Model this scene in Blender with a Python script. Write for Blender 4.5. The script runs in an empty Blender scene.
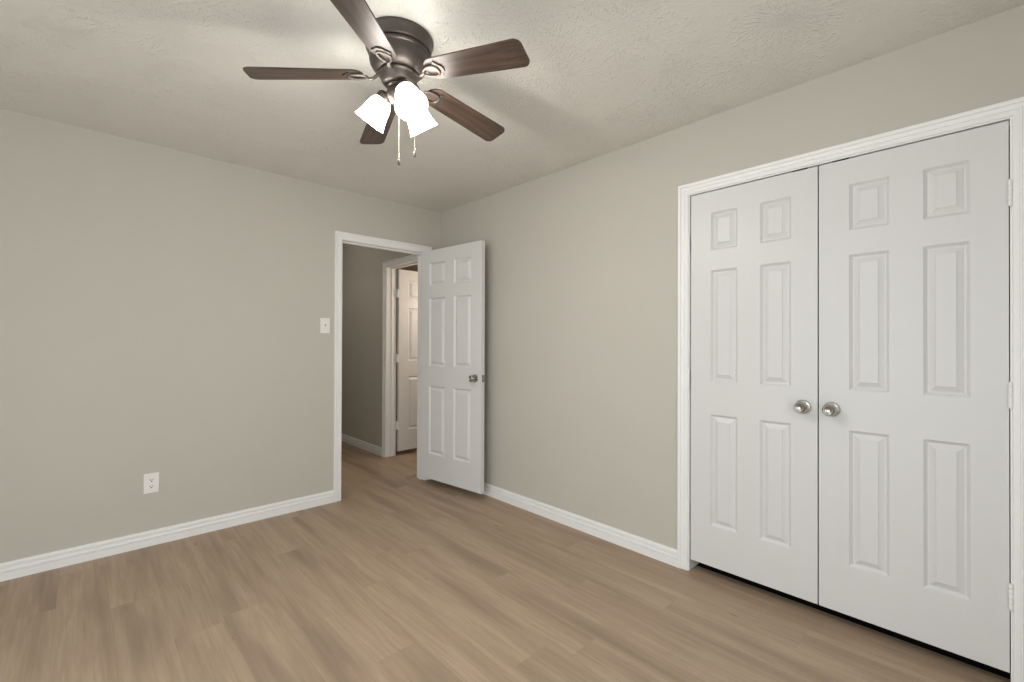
import bpy, bmesh, math, random
from mathutils import Vector, Matrix
R = math.radians
S = bpy.context.scene
COL = S.collection

# ------------------------------------------------------------------ camera, world, exposure
yaw, pit, rol = R(43.416), R(0.294), R(0.205)
fw = Vector((math.sin(yaw)*math.cos(pit), math.cos(yaw)*math.cos(pit), math.sin(pit)))
rt = Vector((math.cos(yaw), -math.sin(yaw), 0)); up = rt.cross(fw)
r2 = rt*math.cos(rol) + up*math.sin(rol); u2 = -rt*math.sin(rol) + up*math.cos(rol)
cam = bpy.data.cameras.new('camera'); cam.lens = 16.0; cam.sensor_width = 36.0; cam.clip_start = 0.02
co = bpy.data.objects.new('camera', cam); COL.objects.link(co)
M = Matrix((r2, u2, -fw)).transposed().to_4x4(); M.translation = Vector((-2.414, -3.521, 1.235))
co.matrix_world = M
S.camera = co
vs = S.view_settings
vs.view_transform = 'Standard'; vs.look = 'None'; vs.gamma = 1.0; vs.use_curve_mapping = False
vs.exposure = 0.06
S.cycles.max_bounces = 14; S.cycles.diffuse_bounces = 8; S.cycles.glossy_bounces = 4
S.cycles.sample_clamp_indirect = 3.0; S.cycles.blur_glossy = 1.0
S.cycles.caustics_reflective = False; S.cycles.caustics_refractive = False
S.cycles.use_denoising = True; S.cycles.use_adaptive_sampling = False

SKY = 6.5            # daylight through the windows behind the camera
SHADE_E = 19.0        # glowing glass of the fan lamps
BULB_E = 6.0
BULB_W = 11.5         # lamp light leaving each shade
HALL_W = 5.0
w = bpy.data.worlds.new('sky'); S.world = w; w.use_nodes = True
nt = w.node_tree; nt.nodes.clear()
bg = nt.nodes.new('ShaderNodeBackground'); wo = nt.nodes.new('ShaderNodeOutputWorld')
bg.inputs[0].default_value = (0.93, 0.97, 1.0, 1); bg.inputs[1].default_value = SKY
# pale sky above, sunlit pale ground below the horizon
tc = nt.nodes.new('ShaderNodeTexCoord'); sx_ = nt.nodes.new('ShaderNodeSeparateXYZ'); rp = nt.nodes.new('ShaderNodeValToRGB')
nt.links.new(tc.outputs['Generated'], sx_.inputs[0])
ma = nt.nodes.new('ShaderNodeMath'); ma.operation = 'MULTIPLY_ADD'; ma.inputs[1].default_value = .5; ma.inputs[2].default_value = .5
nt.links.new(sx_.outputs[2], ma.inputs[0]); nt.links.new(ma.outputs[0], rp.inputs[0])
rp.color_ramp.elements[0].position = .46; rp.color_ramp.elements[0].color = (.50, .515, .53, 1)
rp.color_ramp.elements[1].position = .54; rp.color_ramp.elements[1].color = (.58, .61, .635, 1)
nt.links.new(rp.outputs[0], bg.inputs[0])
nt.links.new(bg.outputs[0], wo.inputs[0])

H = 2.44                                    # ceiling height
XL, YF = -3.95, -4.25                       # left and front walls (out of view)
WINDOWS = [('x', XL, -3.95, -1.35, 0.12, 2.2), ('y', YF, -2.7, -1.4, 0.12, 2.2)]

def portal(name, loc, rot, sx, sz):
    l = bpy.data.lights.new(name, 'AREA'); l.shape = 'RECTANGLE'; l.size = sx; l.size_y = sz
    l.cycles.is_portal = True
    o = bpy.data.objects.new(name, l); COL.objects.link(o); o.location = loc; o.rotation_euler = rot
    return o
for ax, p, a0, a1, z0, z1 in WINDOWS:
    if ax == 'x': portal('window_daylight', (p-0.13, (a0+a1)/2, (z0+z1)/2), (0, R(-90), 0), z1-z0, a1-a0)
    else: portal('window_daylight', ((a0+a1)/2, p-0.13, (z0+z1)/2), (R(90), 0, 0), a1-a0, z1-z0)

# unseen, no fixtures: fill added to brighten the hall, lamp of the room beyond
for nm, loc, pw, cl in (('hall_fill', (-1.0, 1.5, 2.3), 5.0, (1, .94, .86)), ('side_room_lamp', (.95, .35, 1.7), 22.0, (1, .89, .77))):
    l = bpy.data.lights.new(nm, 'POINT'); l.energy = pw; l.color = cl; l.shadow_soft_size = .12
    o = bpy.data.objects.new(nm, l); COL.objects.link(o); o.location = loc

# ------------------------------------------------------------------ materials
def srgb(r, g, b):
    f = lambda c: (c/255/12.92) if c/255 <= 0.04045 else ((c/255+0.055)/1.055)**2.4
    return (f(r), f(g), f(b), 1)
class NT:
    def __init__(s, name):
        s.m = bpy.data.materials.new(name); s.m.use_nodes = True
        s.t = s.m.node_tree; s.t.nodes.clear()
        s.out = s.n('ShaderNodeOutputMaterial'); s.b = s.n('ShaderNodeBsdfPrincipled')
        s.l(s.b.outputs[0], s.out.inputs[0])
    def n(s, k, **kw):
        x = s.t.nodes.new(k)
        for a, b in kw.items(): setattr(x, a, b)
        return x
    def l(s, a, b): s.t.links.new(a, b)
    def coord(s, scale=(1, 1, 1), rot=(0, 0, 0)):
        c = s.n('ShaderNodeTexCoord'); m = s.n('ShaderNodeMapping')
        m.inputs['Scale'].default_value = scale; m.inputs['Rotation'].default_value = rot
        s.l(c.outputs['Object'], m.inputs[0]); return m.outputs[0]
    def noise(s, v, scale, det=3, rough=.55, dist=0):
        x = s.n('ShaderNodeTexNoise'); x.inputs['Scale'].default_value = scale; x.inputs['Detail'].default_value = det
        x.inputs['Roughness'].default_value = rough; x.inputs['Distortion'].default_value = dist
        s.l(v, x.inputs['Vector']); return x.outputs['Fac']
    def ramp(s, v, stops):
        x = s.n('ShaderNodeValToRGB'); e = x.color_ramp.elements
        while len(e) < len(stops): e.new(.5)
        for i, (p, c) in enumerate(stops):
            e[i].position = p; e[i].color = c if len(c) == 4 else (*c, 1)
        s.l(v, x.inputs[0]); return x.outputs[0]
    def math(s, op, a, b=None, c=None):
        x = s.n('ShaderNodeMath', operation=op)
        for i, v in enumerate((a, b, c)):
            if v is None: continue
            if isinstance(v, (int, float)): x.inputs[i].default_value = v
            else: s.l(v, x.inputs[i])
        return x.outputs[0]
    def mix(s, f, a, b, mode='MIX'):
        x = s.n('ShaderNodeMix', data_type='RGBA', blend_type=mode)
        for i, v in ((0, f), (6, a), (7, b)):
            if isinstance(v, (int, float)): x.inputs[i].default_value = v
            elif isinstance(v, tuple): x.inputs[i].default_value = v
            else: s.l(v, x.inputs[i])
        return x.outputs[2]
    def bump(s, h, strength, dist=.01, normal=None):
        x = s.n('ShaderNodeBump'); x.inputs['Strength'].default_value = strength; x.inputs['Distance'].default_value = dist
        s.l(h, x.inputs['Height'])
        if normal is not None: s.l(normal, x.inputs['Normal'])
        return x.outputs[0]
    def set(s, **kw):
        for k, v in kw.items():
            i = s.b.inputs[k.replace('_', ' ')]
            if isinstance(v, (int, float, tuple)): i.default_value = v
            else: s.l(v, i)
        return s.m

def paint(name, col, rough=.75, bump=.12, scale=260, spec=.25):
    k = NT(name); v = k.coord()
    n1 = k.noise(v, scale, 2); n2 = k.noise(v, 2.2, 3)
    c = k.mix(n2, tuple(x*.975 for x in col[:3])+(1,), tuple(min(1, x*1.025) for x in col[:3])+(1,))
    return k.set(Base_Color=c, Roughness=rough, Specular_IOR_Level=spec, Normal=k.bump(n1, bump, .002))

MAT = {}
MAT['wall'] = paint('greige_wall_paint', srgb(192, 189, 180), .8, .18, 150)
MAT['trim'] = paint('white_trim_paint', srgb(236, 237, 236), .42, .0, 90, .4)
MAT['plastic'] = paint('white_plastic', srgb(233, 232, 229), .35, .0, 50, .5)
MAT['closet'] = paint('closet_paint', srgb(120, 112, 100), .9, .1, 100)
MAT['beige'] = paint('beige_paint', srgb(170, 150, 128), .8, .1, 100)
MAT['ivory'] = paint('ivory_plastic', srgb(176, 170, 160), .4, .0, 50, .5)
MAT['dark'] = paint('dark_slot', srgb(28, 24, 21), .9, .0, 50)
MAT['closet_shade'] = paint('closet_floor_shade_tone', srgb(30, 25, 22), .9, .2, 60)  # near-black colour puts the shade under the closet doors into the floor

# door skin: moulded white with faint vertical wood-grain emboss
k = NT('white_door_paint'); v = k.coord((60, 60, 2.2)); g = k.noise(v, 3.5, 4, .6, .4)
MAT['door'] = k.set(Base_Color=srgb(214, 215, 214), Roughness=.4, Specular_IOR_Level=.4, Normal=k.bump(g, .16, .0015))

# ceiling: hand-stomped brush texture - fans of short ridges in scattered patches plus small dabs
k = NT('stomped_ceiling_texture'); v = k.coord()
sp = k.n('ShaderNodeSeparateXYZ'); k.l(v, sp.inputs[0])
def stomp(scale, off, thr):
    mp = k.n('ShaderNodeMapping'); mp.inputs['Location'].default_value = off; k.l(v, mp.inputs[0])
    fl = k.n('ShaderNodeVectorMath', operation='MULTIPLY'); k.l(mp.outputs[0], fl.inputs[0]); fl.inputs[1].default_value = (1, 1, 0)
    vor = k.n('ShaderNodeTexVoronoi', feature='F1'); vor.inputs['Scale'].default_value = scale; k.l(fl.outputs[0], vor.inputs['Vector'])
    d = k.n('ShaderNodeVectorMath', operation='SUBTRACT'); k.l(fl.outputs[0], d.inputs[0]); k.l(vor.outputs['Position'], d.inputs[1])
    ds = k.n('ShaderNodeSeparateXYZ'); k.l(d.outputs[0], ds.inputs[0])
    rr = k.n('ShaderNodeVectorMath', operation='LENGTH'); k.l(d.outputs[0], rr.inputs[0])
    th = k.math('ARCTAN2', ds.outputs[1], ds.outputs[0])
    cs = k.n('ShaderNodeSeparateColor'); k.l(vor.outputs['Color'], cs.inputs[0])
    cv = k.n('ShaderNodeCombineXYZ')
    k.l(k.math('MULTIPLY', k.math('COSINE', th), 13.0), cv.inputs[0]); k.l(k.math('MULTIPLY', k.math('SINE', th), 13.0), cv.inputs[1])
    k.l(k.math('ADD', k.math('MULTIPLY', rr.outputs['Value'], 36.0), k.math('MULTIPLY', cs.outputs[1], 50.0)), cv.inputs[2])
    st = k.ramp(k.noise(cv.outputs[0], 1.0, 2, .5, .25), [(.53, (0, 0, 0)), (.66, (1, 1, 1))])
    on = k.ramp(k.math('ADD', cs.outputs[0], k.math('MULTIPLY', k.noise(v, 9, 2), .6)), [(thr, (.16, .16, .16)), (thr+.18, (1, 1, 1))])
    return k.math('MULTIPLY', st, on)
rid = k.math('MAXIMUM', stomp(4.3, (0, 0, 0), .80), stomp(3.1, (3.7, 1.9, 0), .84))
dab = k.ramp(k.noise(v, 40, 2, .4), [(.70, (0, 0, 0)), (.76, (1, 1, 1))])
brush = k.noise(v, 85, 3, .65, 1.6)
hh = k.math('ADD', k.math('ADD', rid, k.math('MULTIPLY', dab, 1.0)), k.math('MULTIPLY', brush, .55))
cc = k.mix(k.noise(v, 1.3, 2), srgb(221, 220, 213), srgb(226, 225, 219))
MAT['ceiling'] = k.set(Base_Color=cc, Roughness=.5, Specular_IOR_Level=.45, Normal=k.bump(hh, .5, .006))

# floor: laminate planks running along y
k = NT('oak_laminate_planks'); c = k.n('ShaderNodeTexCoord'); sx = k.n('ShaderNodeSeparateXYZ'); k.l(c.outputs['Object'], sx.inputs[0])
PW, PL = .183, 1.22
px = k.math('DIVIDE', k.math('ADD', sx.outputs[0], 10.179), PW); pi = k.math('FLOOR', px); pf = k.math('FRACT', px)
wn = k.n('ShaderNodeTexWhiteNoise', noise_dimensions='1D'); k.l(pi, wn.inputs['W'])
py = k.math('ADD', k.math('DIVIDE', sx.outputs[1], PL), k.math('MULTIPLY', wn.outputs['Value'], 7.3)); pj = k.math('FLOOR', py); qf = k.math('FRACT', py)
cm = k.n('ShaderNodeCombineXYZ'); k.l(pi, cm.inputs[0]); k.l(pj, cm.inputs[1])
wr = k.n('ShaderNodeTexWhiteNoise', noise_dimensions='2D'); k.l(cm.outputs[0], wr.inputs['Vector'])
rnd = wr.outputs['Value']; rc = k.n('ShaderNodeSeparateColor'); k.l(wr.outputs['Color'], rc.inputs[0])
def plankvec(xs, ys):
    q = k.n('ShaderNodeCombineXYZ')
    k.l(k.math('MULTIPLY', sx.outputs[0], xs), q.inputs[0]); k.l(k.math('MULTIPLY', sx.outputs[1], ys), q.inputs[1])
    k.l(k.math('MULTIPLY', rnd, 61.0), q.inputs[2]); return q.outputs[0]
streak = k.noise(plankvec(8.5, .75), 1.0, 2, .5, .12)        # broad smoky bands
grain = k.noise(plankvec(70, 3.2), 1.0, 4, .62, .5)          # fine grain
cath = k.noise(plankvec(16, 1.7), 1.0, 2, .5, 2.2)           # cathedral figure
wv = k.math('SINE', k.math('MULTIPLY', cath, 60.0))
base = k.ramp(streak, [(.27, srgb(141, 123, 106)), (.43, srgb(167, 146, 125)), (.56, srgb(176, 155, 133)), (.78, srgb(182, 161, 140))])
base = k.mix(k.ramp(grain, [(.34, (.36, .36, .36)), (.62, (0, 0, 0))]), base, srgb(132, 113, 95))
base = k.mix(k.math('MULTIPLY', k.math('MAXIMUM', wv, 0.0), .09), base, srgb(148, 128, 106))
tone = k.math('ADD', .965, k.math('MULTIPLY', rc.outputs[1], .06))
tn = k.n('ShaderNodeCombineColor'); [k.l(tone, tn.inputs[i]) for i in range(3)]
base = k.mix(1.0, base, tn.outputs[0], 'MULTIPLY')
kn = k.n('ShaderNodeTexVoronoi'); kn.inputs['Scale'].default_value = 1.0; k.l(plankvec(5.0, 1.6), kn.inputs['Vector'])
knot = k.ramp(kn.outputs['Distance'], [(.02, (.7, .7, .7)), (.05, (0, 0, 0))])
base = k.mix(knot, base, srgb(128, 104, 84))
edx = k.math('MINIMUM', pf, k.math('SUBTRACT', 1.0, pf)); edy = k.math('MINIMUM', qf, k.math('SUBTRACT', 1.0, qf))
ed = k.math('MINIMUM', k.math('MULTIPLY', edx, PW), k.math('MULTIPLY', edy, PL))
seam = k.ramp(k.math('MULTIPLY', ed, 100.0), [(.04, (.38, .38, .38)), (.12, (0, 0, 0))])
base = k.mix(seam, base, srgb(138, 119, 99))
MAT['floor'] = k.set(Base_Color=base, Roughness=.5, Specular_IOR_Level=.35, Normal=k.bump(grain, .08, .001))

def metal(name, col, rough, met=1.0, spec=.5):
    k = NT(name); v = k.coord(); n = k.noise(v, 40, 2)
    return k.set(Base_Color=k.mix(n, tuple(x*.9 for x in col[:3])+(1,), col), Metallic=met, Roughness=rough, Specular_IOR_Level=spec)
MAT['nickel'] = metal('satin_nickel', srgb(186, 184, 180), .19)
MAT['bronze'] = metal('aged_bronze', srgb(86, 79, 74), .42, .6)
MAT['iron'] = metal('aged_bronze_iron', srgb(92, 86, 80), .42, .75)
MAT['brass'] = metal('pale_chain_metal', srgb(205, 198, 186), .35, .9)
k = NT('walnut_blade'); v = k.coord((3, 48, 10)); n = k.noise(v, 1.0, 4, .62, .8)
cb = k.ramp(n, [(.3, srgb(38, 31, 27)), (.5, srgb(65, 51, 43)), (.72, srgb(92, 73, 61))])
MAT['blade'] = k.set(Base_Color=cb, Roughness=.38, Specular_IOR_Level=.55)
k = NT('glowing_frosted_glass')
MAT['shade'] = k.set(Base_Color=(.9, .88, .84, 1), Roughness=.4, Emission_Color=(1.0, .95, .88, 1), Emission_Strength=SHADE_E)
k = NT('lit_bulb')
MAT['bulb'] = k.set(Base_Color=(1, 1, 1, 1), Emission_Color=(1.0, .95, .88, 1), Emission_Strength=BULB_E)
MAT['bulb'].cycles.emission_sampling = 'NONE'; MAT['shade'].cycles.emission_sampling = 'FRONT'
k = NT('window_glass'); k.t.nodes.remove(k.b)
a = k.n('ShaderNodeBsdfTransparent'); b = k.n('ShaderNodeBsdfGlossy'); b.inputs['Roughness'].default_value = .02
mx = k.n('ShaderNodeMixShader'); mx.inputs[0].default_value = .06
k.l(a.outputs[0], mx.inputs[1]); k.l(b.outputs[0], mx.inputs[2]); k.l(mx.outputs[0], k.out.inputs[0])
MAT['glass'] = k.m

# ------------------------------------------------------------------ mesh helpers
class MB:
    """collects geometry, builds ONE mesh object"""
    def __init__(s): s.v = []; s.f = []; s.sm = []
    def add(s, vs, fs, smooth=False):
        o = len(s.v); s.v += [tuple(x) for x in vs]; s.f += [tuple(i+o for i in f) for f in fs]; s.sm += [smooth]*len(fs); return s
    def box(s, x0, x1, y0, y1, z0, z1, b=0):
        bm = bmesh.new(); bmesh.ops.create_cube(bm, size=1)
        for q in bm.verts: q.co = Vector((x0+(q.co.x+.5)*(x1-x0), y0+(q.co.y+.5)*(y1-y0), z0+(q.co.z+.5)*(z1-z0)))
        if b: bmesh.ops.bevel(bm, geom=bm.edges[:], offset=b, segments=2, affect='EDGES', profile=.5)
        bm.verts.index_update()
        s.add([q.co for q in bm.verts], [[q.index for q in f.verts] for f in bm.faces]); bm.free(); return s
    def lathe(s, prof, n=40, mat=None, smooth=True, cap=True):
        """prof = [(radius, height)], axis +z, then transformed by mat"""
        vs = []; fs = []
        for r, h in prof:
            for i in range(n):
                a = 2*math.pi*i/n; vs.append(Vector((r*math.cos(a), r*math.sin(a), h)))
        for j in range(len(prof)-1):
            for i in range(n):
                fs.append((j*n+i, j*n+(i+1) % n, (j+1)*n+(i+1) % n, (j+1)*n+i))
        if mat is not None: vs = [mat @ q for q in vs]
        s.add(vs, fs, smooth)
        if cap:
            for j in (0, len(prof)-1):
                if prof[j][0] > 1e-5:
                    s.add([vs[j*n+i] for i in range(n)], [tuple(range(n))])
        return s
    def tube(s, pts, rad, n=10, closed=False, flat=1.0):
        pts = [Vector(p) for p in pts]; m = len(pts); vs = []; fs = []
        prev = None
        for i, p in enumerate(pts):
            if closed: t = pts[(i+1) % m]-pts[i-1]
            else: t = pts[min(i+1, m-1)]-pts[max(i-1, 0)]
            t.normalize()
            zz = Vector((0, 0, 1)); a = t.cross(zz)
            if a.length < 1e-4: a = prev if prev is not None else Vector((1, 0, 0))
            a.normalize(); b = a.cross(t).normalized(); prev = a
            r = rad[i] if isinstance(rad, (list, tuple)) else rad
            for j in range(n):
                q = 2*math.pi*j/n; vs.append(p + a*(r*math.cos(q)) + b*(r*flat*math.sin(q)))
        for i in range(m if closed else m-1):
            i2 = (i+1) % m
            for j in range(n): fs.append((i*n+j, i*n+(j+1) % n, i2*n+(j+1) % n, i2*n+j))
        s.add(vs, fs, True)
        if not closed:
            s.add(vs[:n], [tuple(range(n))]); s.add(vs[-n:], [tuple(range(n))])
        return s
    def build(s, name, mat, parent=None, loc=(0, 0, 0), rotz=0):
        me = bpy.data.meshes.new(name); me.from_pydata(s.v, [], s.f); me.validate()
        bm = bmesh.new(); bm.from_mesh(me); bmesh.ops.remove_doubles(bm, verts=bm.verts, dist=1e-5)
        bmesh.ops.recalc_face_normals(bm, faces=bm.faces); bm.to_mesh(me); bm.free()
        # smooth flags: by angle on meshes that asked for it
        if any(s.sm):
            me.polygons.foreach_set('use_smooth', [True]*len(me.polygons))
            me.set_sharp_from_angle(angle=R(38))
        o = bpy.data.objects.new(name, me); me.materials.append(MAT[mat]); COL.objects.link(o)
        if parent is not None: o.parent = parent
        o.location = loc; o.rotation_euler = (0, 0, rotz)
        return o

def tag(o, label, cat, group=None, kind=None):
    o['label'] = label; o['category'] = cat
    if group: o['group'] = group
    if kind: o['kind'] = kind
    return o
def struct(o, label, cat): return tag(o, label, cat, None, 'structure')
def empty(name, loc=(0, 0, 0), rotz=0):
    o = bpy.data.objects.new(name, None); COL.objects.link(o); o.location = loc; o.rotation_euler = (0, 0, rotz); o.empty_display_size = .1
    return o

# ------------------------------------------------------------------ the setting
# key lines measured from the room: bedroom doorway in the back wall, closet in the right wall, hall beyond
DX0, DX1, DZ = -.924, -.166, 2.045          # bedroom doorway between the jamb faces
CY0, CY1, CZ = -2.381, -3.5635, 2.048         # closet opening between the jamb faces
LE = .086                                    # the laminate stops under the closet doors, shade-coloured floor beyond
WT = .12                                     # wall thickness
HW = .095
HX = -.02                                    # face of the hall's right wall
HY0, HY1, HZ = .223, .983, 2.05              # hall doorway
HEND, HXL = 3.2, -1.35                       # end and left side of the hall

m = MB().box(XL-WT, LE, YF-WT, HEND+WT, -.06, 0).box(LE, 2.2, .12, HEND+WT, -.06, 0)
struct(m.build('floor', 'floor'), 'light brown oak laminate plank floor running towards the hall', 'floor')
m = MB().box(XL-WT, WT, YF-WT, HEND+WT, H, H+.1).box(WT, 2.2, .12, HEND+WT, H, H+.1)
struct(m.build('ceiling', 'ceiling'), 'off-white ceiling with a brushed stomped texture', 'ceiling')
J = .02                                      # jamb board thickness
m = MB().box(XL-WT, DX0-J, 0, WT, 0, H).box(DX0-J, DX1+J, 0, WT, DZ+J, H).box(DX1+J, 0, 0, WT, 0, H)
struct(m.build('wall_back', 'wall'), 'grey-beige wall with the open bedroom doorway and light switch', 'wall')
m = MB().box(0, WT, CY0+J, .12, 0, H).box(0, WT, CY1-J, CY0+J, CZ+J, H).box(0, WT, YF-WT, CY1-J, 0, H)
struct(m.build('wall_right', 'wall'), 'grey-beige wall holding the white double closet doors', 'wall')
def wall_window(name, ax, p, a0, a1, z0, z1, lo, hi, label):
    q = MB()
    for (s0, s1, b0, b1) in ((lo, a0, 0, H), (a1, hi, 0, H), (a0, a1, 0, z0), (a0, a1, z1, H)):
        if ax == 'x': q.box(p-WT, p, s0, s1, b0, b1)
        else: q.box(s0, s1, p-WT, p, b0, b1)
    return struct(q.build(name, 'wall'), label, 'wall')
wall_window('wall_left', *WINDOWS[0], YF, 0, 'grey-beige side wall with a window opposite the closet')
wall_window('wall_front', *WINDOWS[1], XL-WT, 0, 'grey-beige wall with a window behind the viewer')
for i, (ax, p, a0, a1, z0, z1) in enumerate(WINDOWS):
    fr = MB(); t = .05; mid = (z0+z1)/2
    for (s0, s1, b0, b1) in ((a0, a0+t, z0, z1), (a1-t, a1, z0, z1), (a0, a1, z0, z0+t), (a0, a1, z1-t, z1), (a0, a1, mid-.02, mid+.02)):
        if ax == 'x': fr.box(p-.10, p-.04, s0, s1, b0, b1)
        else: fr.box(s0, s1, p-.10, p-.04, b0, b1)
    root = struct(fr.build('window_%d' % (i+1), 'trim'), ['white framed window in the side wall opposite the closet', 'white framed window in the wall behind the viewer'][i], 'window')
    g = MB()
    if ax == 'x': g.box(p-.072, p-.068, a0+t, a1-t, z0+t, z1-t)
    else: g.box(a0+t, a1-t, p-.072, p-.068, z0+t, z1-t)
    g.build('pane', 'glass', root)
    sl = MB()
    if ax == 'x': sl.box(p-.04, p+.03, a0-.04, a1+.04, z0-.02, z0, .004)
    else: sl.box(a0-.04, a1+.04, p-.04, p+.03, z0-.02, z0, .004)
    sl.build('sill', 'trim', root)

# hall and the room beyond it
m = MB().box(HX, HW, HY1+J, HEND, 0, H).box(HX, HW, HY0-J, HY1+J, HZ+J, H).box(HX, HW, .12, HY0-J, 0, H)
struct(m.build('wall_hall_right', 'wall'), 'dim grey-beige hall wall seen through the open bedroom doorway', 'wall')
struct(MB().box(HXL-WT, HX, HEND, HEND+WT, 0, H).build('wall_hall_end', 'wall'), 'grey-beige end wall of the hall beyond the bedroom doorway', 'wall')
struct(MB().box(HXL-WT, HXL, WT, HEND, 0, H).build('wall_hall_left', 'wall'), 'grey-beige left wall of the hall behind the back wall', 'wall')
m = MB().box(WT, 2.2, HEND, HEND+WT, 0, H).box(2.2, 2.2+WT, 0, HEND+WT, 0, H).box(WT, 2.2, 0, .12, 0, H)
struct(m.build('wall_side_room', 'beige'), 'beige walls of the room behind the half hidden hall door', 'wall')

# closet box behind the double doors
m = MB().box(.85, .9, YF-WT, -1.9, 0, H).box(WT, .9, -1.9, -1.85, 0, H).box(WT, .9, YF-WT-.05, YF-WT, 0, H).box(WT, .9, YF-WT, -1.85, H, H+.1)
struct(m.build('wall_closet', 'closet'), 'dark closet interior behind the white double doors', 'wall')
struct(MB().box(LE, .9, YF-WT, -1.85, -.06, -.004).build('floor_closet', 'closet_shade'), 'closet floor coloured near black for the shade under the double doors', 'floor')

# profiles
CASE = [(0, 0), (0, .007), (.003, .0095), (.0165, .0108), (.0180, .0090), (.0195, .0125), (.0235, .0125), (.0255, .0095), (.0360, .0120), (.0375, .0100), (.0405, .0160), (.0455, .0172), (.0540, .0172), (.056, .0150), (.056, 0)]
BASE = [(.0150, 0), (.0150, .0415), (.0090, .0430), (.0090, .0460), (.0185, .0490), (.0185, .0540), (.0150, .0600), (.0040, .0625), (.0030, .0705), (.0150, .0730), (.0160, .0800), (.0130, .0868), (.0075, .0900), (0, .0908)]
def casing(pmap, u0, u1, zt):
    """u0<u1 inner edges, zt inner head height; pmap(u,d,z) -> world, d away from the wall"""
    q = MB(); vs = []; n = len(CASE)
    for wd, d in CASE:
        for (u, z) in ((u0-wd, 0), (u0-wd, zt+wd), (u1+wd, zt+wd), (u1+wd, 0)): vs.append(pmap(u, d, z))
    fs = []
    for i in range(n):
        j = (i+1) % n
        for s_ in range(3): fs.append((i*4+s_, i*4+s_+1, j*4+s_+1, j*4+s_))
    fs.append(tuple(i*4 for i in range(n))); fs.append(tuple(i*4+3 for i in range(n)))
    return q.add(vs, fs)
def baseboard(pmap, u0, u1):
    vs = []; n = len(BASE)
    for d, z in BASE + [(0, 0)]: vs += [pmap(u0, d, z), pmap(u1, d, z)]
    n += 1
    fs = [(2*i, 2*i+1, 2*((i+1) % n)+1, 2*((i+1) % n)) for i in range(n)] + [tuple(2*i for i in range(n)), tuple(2*i+1 for i in range(n))]
    return MB().add(vs, fs)
back = lambda u, d, z: (u, -d, z)
right = lambda u, d, z: (-d, u, z)
hallw = lambda u, d, z: (HX-d, u, z)

bb = baseboard(back, XL, DX0-.005-.056); q = baseboard(back, DX1+.005+.056, 0)
bb.add(q.v, q.f)
struct(bb.build('baseboard_back', 'trim'), 'white moulded baseboard below the outlet along the back wall', 'baseboard')
bb = baseboard(right, CY0+.005+.056, -.0); q = baseboard(right, YF, CY1-.005-.056); bb.add(q.v, q.f)
struct(bb.build('baseboard_right', 'trim'), 'white moulded baseboard between the open door and the closet', 'baseboard')
struct(baseboard(hallw, HY1+.005+.056, HEND).build('baseboard_hall', 'trim'), 'white baseboard on the dim hall wall through the doorway', 'baseboard')

struct(casing(back, DX0-.005, DX1+.005, DZ+.005).build('trim_1', 'trim'), 'white moulded casing around the bedroom doorway by the light switch', 'door casing')
struct(casing(right, CY1-.005, CY0+.005, CZ+.005).build('trim_2', 'trim'), 'white moulded casing around the double closet doors', 'door casing')
struct(casing(hallw, HY0-.005, HY1+.005, HZ+.005).build('trim_3', 'trim'), 'narrow white casing of the hall doorway beyond the bedroom', 'door casing')
# jambs with stops
m = MB().box(DX0-J, DX0, -.0005, WT, 0, DZ+J).box(DX1, DX1+J, -.0005, WT, 0, DZ+J).box(DX0, DX1, -.0005, WT, DZ, DZ+J)
m.box(DX0, DX0+.011, .042, .075, 0, DZ).box(DX1-.011, DX1, .042, .075, 0, DZ).box(DX0+.011, DX1-.011, .042, .075, DZ-.011, DZ)
jr = struct(m.build('trim_4', 'trim'), 'white door jamb lining the bedroom doorway', 'door jamb')
m = MB().box(-.0005, WT, CY1-J, CY1, 0, CZ+J).box(-.0005, WT, CY0, CY0+J, 0, CZ+J).box(-.0005, WT, CY1, CY0, CZ, CZ+J)
m.box(.045, .075, CY1, CY0, CZ-.011, CZ)
cj = struct(m.build('trim_5', 'trim'), 'white jamb lining the closet opening', 'door jamb')
for yy in (-2.905, -3.06):
    MB().box(.004, .045, yy-.03, yy+.03, CZ-.0035, CZ-.0001, .001).build('catch_plate', 'dark', cj)
m = MB().box(HX-.0005, HW, HY0-J, HY0, 0, HZ+J).box(HX-.0005, HW, HY1, HY1+J, 0, HZ+J).box(HX-.0005, HW, HY0, HY1, HZ, HZ+J)
m.box(.035, .07, HY1-.011, HY1, 0, HZ).box(.035, .07, HY0, HY0+.011, 0, HZ).box(.035, .07, HY0+.011, HY1-.011, HZ-.011, HZ)
struct(m.build('trim_6', 'trim'), 'white jamb of the hall doorway beyond the bedroom', 'door jamb')

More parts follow.
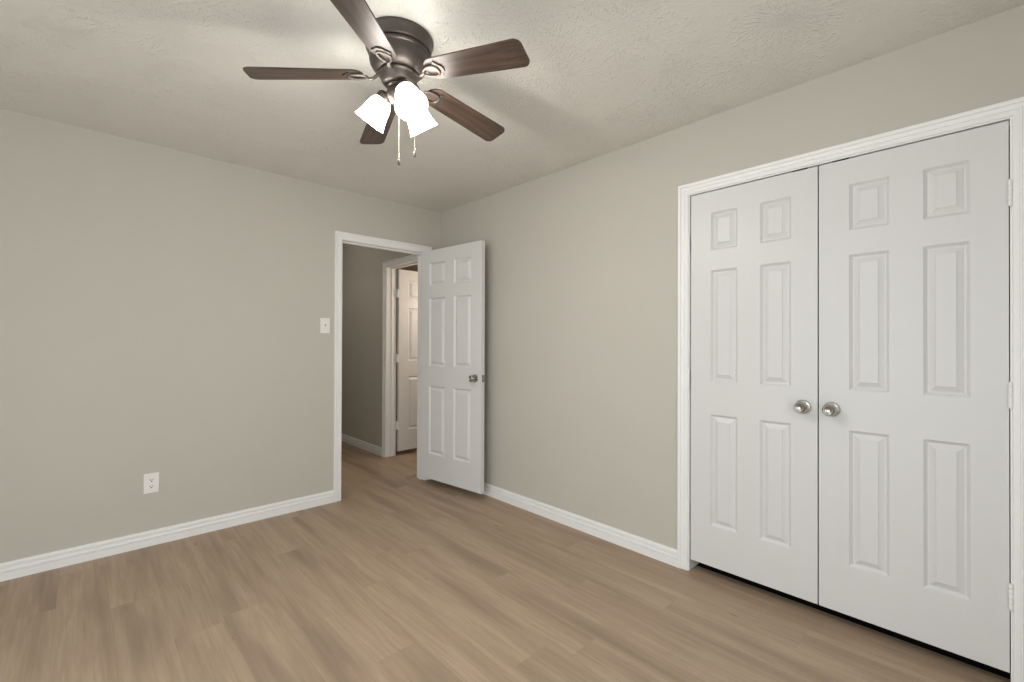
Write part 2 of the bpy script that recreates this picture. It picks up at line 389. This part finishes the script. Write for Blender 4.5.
# ------------------------------------------------------------------ six-panel doors
PANEL = [(0, 0), (.0018, -.0018), (.0115, -.0125), (.0150, -.0128), (.0345, -.0030), (.0370, -.0006)]
ZP = [(.278, .864), (1.037, 1.625), (1.73, 1.93)]
def leaf(w_, z0, z1, cols, t=.035):
    q = MB()
    us = sorted({0, w_, *[c for p in cols for c in p]}); zs = sorted({z0, z1, *[c for p in ZP for c in p]})
    for side in (0, 1):
        Y = (lambda d: -d) if side == 0 else (lambda d: t+d)
        for i in range(len(us)-1):
            for j in range(len(zs)-1):
                a, b, c, d = us[i], us[i+1], zs[j], zs[j+1]
                if (a, b) in cols and (c, d) in ZP:
                    rings = [[(a+k_, Y(h), c+k_), (b-k_, Y(h), c+k_), (b-k_, Y(h), d-k_), (a+k_, Y(h), d-k_)] for k_, h in PANEL]
                    for r0, r1 in zip(rings, rings[1:]):
                        for e in range(4): q.add([r0[e], r0[(e+1) % 4], r1[(e+1) % 4], r1[e]], [(0, 1, 2, 3)])
                    q.add(rings[-1], [(0, 1, 2, 3)])
                else:
                    q.add([(a, Y(0), c), (b, Y(0), c), (b, Y(0), d), (a, Y(0), d)], [(0, 1, 2, 3)])
    for i in range(len(us)-1):
        for z in (z0, z1): q.add([(us[i], 0, z), (us[i+1], 0, z), (us[i+1], t, z), (us[i], t, z)], [(0, 1, 2, 3)])
    for j in range(len(zs)-1):
        for u in (0, w_): q.add([(u, 0, zs[j]), (u, 0, zs[j+1]), (u, t, zs[j+1]), (u, t, zs[j])], [(0, 1, 2, 3)])
    return q
def axis(d, loc):
    d = Vector(d).normalized(); return Matrix.Translation(Vector(loc)) @ d.to_track_quat('Z', 'Y').to_matrix().to_4x4()
ROSE = [(0, 0), (.0325, 0), (.0325, .003), (.029, .0075), (.018, .010), (.0135, .012)]
BALL = [(.0125, .010), (.0125, .018), (.015, .024), (.022, .030), (.0262, .037), (.0272, .043), (.0258, .050), (.0215, .056), (.0180, .0588), (.0168, .0586), (.0155, .0568), (.0120, .0545), (.0060, .0530), (0, .0526)]
def knob(door, u, z, sides, t=.035):
    for s_ in sides:
        d = (0, -1, 0) if s_ == 'front' else (0, 1, 0); y = 0 if s_ == 'front' else t
        k_ = MB().lathe(BALL, 40, axis(d, (u, y, z))).build('doorknob', 'nickel', door); k_['label'] = 'satin nickel round knob'
        MB().lathe(ROSE, 40, axis(d, (u, y, z))).build('rose', 'nickel', k_)
def hinge(door, u, y, z, plate=None, h=.09, mat='trim'):
    hb = MB()
    for i in range(5):
        hb.lathe([(.0055, z-h/2+i*h/5+.0007), (.0062, z-h/2+i*h/5+.0016), (.0062, z-h/2+(i+1)*h/5-.0016), (.0055, z-h/2+(i+1)*h/5-.0007)], 14, Matrix.Translation((u, y, 0)))
    hb.lathe([(.0048, z-h/2-.003), (.0048, z+h/2+.003)], 14, Matrix.Translation((u, y, 0)))
    if plate: hb.box(*plate[0], *plate[1], z-h/2, z+h/2)
    hb.build('hinge', mat, door)

CW = .5833
c24 = [(.107, .241), (.347, .481)]
d2 = struct(leaf(.5875, .064, 2.0415, c24).build('door_2', 'door', None, (.002, -2.3885, 0), R(-90)), 'left leaf of the white six-panel double closet doors', 'door')
knob(d2, CW-.052, .948, ['front'])
for z in (1.78, 1.045, .327): hinge(d2, -.0085, -.0115, z)
d3 = struct(leaf(.579, .064, 2.0415, [(.098, .229), (.333, .468)]).build('door_3', 'door', None, (.037, -3.5605, 0), R(90)), 'right leaf of the white six-panel double closet doors', 'door')
knob(d3, CW-.052, .948, ['back'])
for z in (1.78, 1.057, .34): hinge(d3, -.0035, .0462, z)
# open bedroom door
ang = math.atan2(-.777+.03, -.146+.229)
d1 = struct(leaf(.752, .060, 2.040, [(.12, .325), (.432, .637)]).build('door_1', 'door', None, (-.229, -.03, 0), ang), 'white six-panel bedroom door standing open against the right wall', 'door')
knob(d1, .684, .957, ['front', 'back'])
MB().box(.751, .7535, .005, .030, .957-.028, .957+.028, .0008).lathe([(.0085, 0), (.0085, .007), (.006, .011)], 16, axis((1, 0, 0), (.7525, .0175, .957))).build('latch_plate', 'nickel', d1)
for z in (1.78, 1.05, .33): hinge(d1, -.009, .038, z, ((-.001, .001), (.006, .036)))
# hall door, open into the side room
d4 = struct(leaf(.745, .052, 2.042, [(.12, .32), (.425, .625)]).build('door_4', 'door', None, (.108, .943, 0), R(1.5)), 'white six-panel hall door, ajar and half hidden behind the bedroom door', 'door')
for z in (1.778, 1.068, .331): hinge(d4, -.004, .040, z, ((-.017, .001), (.002, .004)))

# ------------------------------------------------------------------ switch and outlet on the back wall
sw = MB().box(-.036, .036, -.006, 0, -.058, .058, .003).build('light_switch', 'plastic', None, (-1.058, -.0003, 1.366))
tag(sw, 'white toggle light switch plate beside the doorway casing', 'light switch')
MB().box(-.0055, .0055, -.0075, -.005, -.0125, .0125, .0008).build('toggle_slot', 'plastic', sw)
MB().add([(-.004, -.006, -.008), (.004, -.006, -.008), (.004, -.006, .006), (-.004, -.006, .006), (-.0032, -.017, .006), (.0032, -.017, .006), (.0032, -.0165, .012), (-.0032, -.0165, .012)],
         [(0, 1, 5, 4), (3, 2, 6, 7), (0, 4, 7, 3), (1, 2, 6, 5), (4, 5, 6, 7), (0, 1, 2, 3)]).build('toggle', 'ivory', sw)
for z in (.030, -.030): MB().lathe([(0, .0082), (.0025, .008), (.003, .0062), (.003, .005)], 14, axis((0, -1, 0), (0, 0, z))).build('screw', 'plastic', sw)
ot = MB().box(-.0375, .0375, -.006, 0, -.060, .060, .003).build('wall_outlet', 'plastic', None, (-2.099, -.0003, .377))
tag(ot, 'white duplex power outlet low on the back wall above the baseboard', 'power outlet')
for z in (.0195, -.0195):
    rc_ = MB(); pts = []
    for i in range(36):
        a_ = 2*math.pi*i/36; pts.append((.0172*math.cos(a_), max(-.0125, min(.0125, .0172*math.sin(a_)))))
    rc_.add([(x, -.0085, zz+z) for x, zz in pts]+[(x, -.005, zz+z) for x, zz in pts], [tuple(range(36))]+[(i, (i+1) % 36, 36+(i+1) % 36, 36+i) for i in range(36)])
    ro = rc_.build('receptacle', 'plastic', ot)
    MB().box(-.0078, -.0054, -.0089, -.0083, z-.001, z+.0085).box(.0054, .0078, -.0089, -.0083, z-.0005, z+.0075).lathe([(0, .0089), (.0034, .0089), (.0034, .0083)], 14, axis((0, -1, 0), (0, 0, z-.0065))).build('socket_slots', 'dark', ro)
MB().lathe([(0, .0082), (.0025, .008), (.003, .0062), (.003, .005)], 14, axis((0, -1, 0), (0, 0, 0))).build('screw', 'plastic', ot)

# ------------------------------------------------------------------ ceiling fan
FX, FY = -1.503, -1.897
fan = empty('ceiling_fan', (FX, FY, H))
tag(fan, 'dark bronze five-blade ceiling fan with three lit glass shades', 'ceiling fan')
Z = lambda z: z-H
MB().lathe([(.06, Z(2.4395)), (.134, Z(2.4395)), (.1355, Z(2.434)), (.1355, Z(2.427)), (.133, Z(2.422)), (.130, Z(2.412)), (.128, Z(2.400)), (.127, Z(2.395)), (.122, Z(2.391))], 64).build('canopy', 'bronze', fan)
MB().lathe([(.112, Z(2.3905)), (.119, Z(2.3875)), (.1205, Z(2.382)), (.119, Z(2.377)), (.114, Z(2.374)), (.113, Z(2.366)), (.1135, Z(2.350)), (.110, Z(2.335)), (.101, Z(2.321)), (.088, Z(2.311)), (.078, Z(2.306)), (.070, Z(2.303))], 64).build('motor_housing', 'bronze', fan)
MB().lathe([(.060, Z(2.3025)), (.074, Z(2.302)), (.078, Z(2.298)), (.078, Z(2.293)), (.074, Z(2.289)), (.071, Z(2.284)), (.068, Z(2.272)), (.060, Z(2.262)), (.050, Z(2.257)), (.040, Z(2.256))], 56).build('flywheel_hub', 'bronze', fan)
lk = MB().lathe([(.036, Z(2.2555)), (.045, Z(2.254)), (.047, Z(2.250)), (.046, Z(2.246)), (.041, Z(2.243)), (.043, Z(2.236)), (.047, Z(2.226)), (.048, Z(2.214)), (.044, Z(2.202)), (.034, Z(2.193)), (.018, Z(2.188)), (.010, Z(2.186)), (.009, Z(2.180)), (0, Z(2.178))], 48).build('light_kit', 'bronze', fan)

# blades with their cast irons; one set, copied four times
PHASE, NB = 2.736, 5
def blade_set():
    r0, r1, t = .135, .556, .0055
    bz = -.140                                    # blade plane below the ceiling
    outl = []
    def half(w0, w1, sgn):
        p = []
        n = 10
        for i in range(n+1):                      # rounded root
            a_ = math.pi/2*i/n; p.append((r0+.045*(1-math.cos(a_)), sgn*w0*math.sin(a_)))
        for i in range(1, 6):
            f_ = i/6; p.append((r0+.045+(r1-.035-r0-.045)*f_, sgn*(w0+(w1-w0)*f_)))
        cr = .028
        for i in range(n+1):                      # rounded tip corner
            a_ = math.pi/2*i/n; p.append((r1-cr-(.0 if sgn > 0 else .0)+cr*math.sin(a_)-.006*0, sgn*(w1-cr+cr*math.cos(a_))))
        return p
    W0, W1 = .051, .061
    a = half(W0, W1, 1); b = half(W0, W1, -1)
    loop = a + b[::-1][:-1]
    pitch = Matrix.Rotation(R(DROOP), 4, 'Y') @ Matrix.Rotation(R(PITCH), 4, 'X')
    top = [Vector((x, y, t/2)) for x, y in loop]; bot = [Vector((x, y, -t/2)) for x, y in loop]
    rim = [Vector((x-(.0015 if x > .4 else 0), y*.985, -t/2-.0008)) for x, y in loop]
    n = len(loop)
    vs = [pitch @ q for q in top+bot]
    for q in vs: q.z += bz
    bl = MB().add(vs, [tuple(range(n)), tuple(range(2*n-1, n-1, -1))]+[(i, (i+1) % n, n+(i+1) % n, n+i) for i in range(n)]).build('blade', 'blade', fan)
    # iron: neck from the hub, dipping to the blade and opening into a pointed oval loop with a pad
    im = MB()
    neck = [(.070, 0, -.1445), (.080, 0, -.1480), (.090, 0, -.1580), (.100, 0, -.1665), (.111, 0, -.1685), (.124, 0, -.1640)]
    im.tube(neck, [.0085, .0085, .008, .0075, .007, .0065], 10, flat=.75)
    lp = []
    for i in range(28):
        a_ = 2*math.pi*i/28; x = .158-.036*math.cos(a_); wd = .024*math.sin(a_)*(1-.22*math.cos(a_))
        p = Vector((x, wd, 0)); p = pitch @ p; p.z += bz-.0088; lp.append(p)
    im.tube(lp, .0052, 8, closed=True, flat=.8)
    # trefoil pad with screw bosses
    pd = []
    for i in range(40):
        a_ = 2*math.pi*i/40; rr = .026*(1+.22*math.cos(3*a_))
        pd.append((.196+rr*.62*math.cos(a_), rr*1.28*math.sin(a_)))
    vs = [Vector((x, y, h_)) for h_ in (-.0028, -.0075) for x, y in pd]
    vs = [pitch @ q for q in vs]
    for q in vs: q.z += bz
    im.add(vs, [tuple(range(40)), tuple(range(79, 39, -1))]+[(i, (i+1) % 40, 40+(i+1) % 40, 40+i) for i in range(40)])
    io = im.build('blade_iron', 'iron', bl)
    sc = MB()
    for x, y in ((.203, .018), (.203, -.018), (.190, 0)):
        p = pitch @ Vector((x, y, -.0075)); p.z += bz
        sc.lathe([(0, .0024), (.003, .002), (.0042, 0), (.0042, -.001)], 12, axis(pitch @ Vector((0, 0, -1)), p))
    return bl
PITCH, DROOP = -12, 6.2
first = blade_set()
for i in range(NB):
    if i == 0: o = first
    else:
        o = first.copy(); COL.objects.link(o); o.parent = fan
        for ch in list(first.children):
            c_ = ch.copy(); COL.objects.link(c_); c_.parent = o
    o.rotation_euler = (0, 0, R(PHASE+72*i+{2: 1.5, 3: 3.3}.get(i, 0)))

# lamp arms, cups, glass shades, bulbs
for i, az in enumerate((-98, 6, 124)):
    d_ = Vector((math.cos(R(az)), math.sin(R(az)), 0)); dn_ = Vector((0, 0, -1)); tl = R(36)
    ax_ = (d_*math.sin(tl)+dn_*math.cos(tl)).normalized()
    nk = d_*.064 + Vector((0, 0, Z(2.213)))
    mt = axis(ax_, nk)
    cup = MB().lathe([(.010, -.026), (.022, -.024), (.030, -.016), (.033, -.006), (.033, .006), (.030, .009), (.029, .004), (.02, 0)], 32, mt)
    cup.tube([d_*.040+Vector((0, 0, Z(2.228))), d_*.048+Vector((0, 0, Z(2.232))), nk-ax_*.022], .010, 12)
    cup.build('lamp_holder', 'bronze', lk)
    prof = [(.0285, -.001), (.031, .004), (.035, .010), (.041, .022), (.0455, .038), (.0485, .056), (.0515, .074), (.0555, .090), (.0605, .104), (.0625, .109)]
    inn = [(r_-.003, h_) for r_, h_ in prof[::-1]]
    sh = MB().lathe(prof+inn, 44, mt, cap=False).build('lamp_shade', 'shade', lk)
    MB().lathe([(.012, .006), (.013, .02), (.018, .034), (.0265, .052), (.0275, .064), (.024, .076), (.014, .085), (0, .088)], 28, mt).build('bulb', 'bulb', lk)
    pl = bpy.data.lights.new('bulb_light', 'POINT'); pl.energy = BULB_W; pl.color = (1.0, .95, .88); pl.shadow_soft_size = .03
    po = bpy.data.objects.new('bulb_light', pl); COL.objects.link(po); po.parent = lk; po.location = mt @ Vector((0, 0, .098))

# pull chains
for (ox, oy, zt, zb_) in ((-.016, -.032, 2.20, 1.928), (.058, -.026, 2.215, 1.982)):
    ch = MB()
    zc = zt
    while zc > zb_+.03:
        ch.lathe([(.0004, Z(zc)), (.0009, Z(zc-.0012)), (.0009, Z(zc-.0028)), (.0004, Z(zc-.004))], 8, Matrix.Translation((ox, oy, 0)), cap=False); zc -= .004
    c_ = ch.build('pull_chain', 'brass', fan)
    MB().lathe([(0, Z(zb_)), (.004, Z(zb_+.001)), (.0056, Z(zb_+.006)), (.0058, Z(zb_+.016)), (.0045, Z(zb_+.023)), (.0028, Z(zb_+.026)), (.0035, Z(zb_+.030)), (.0015, Z(zb_+.033))], 20, Matrix.Translation((ox, oy, 0))).build('pull_fob', 'bronze', c_)
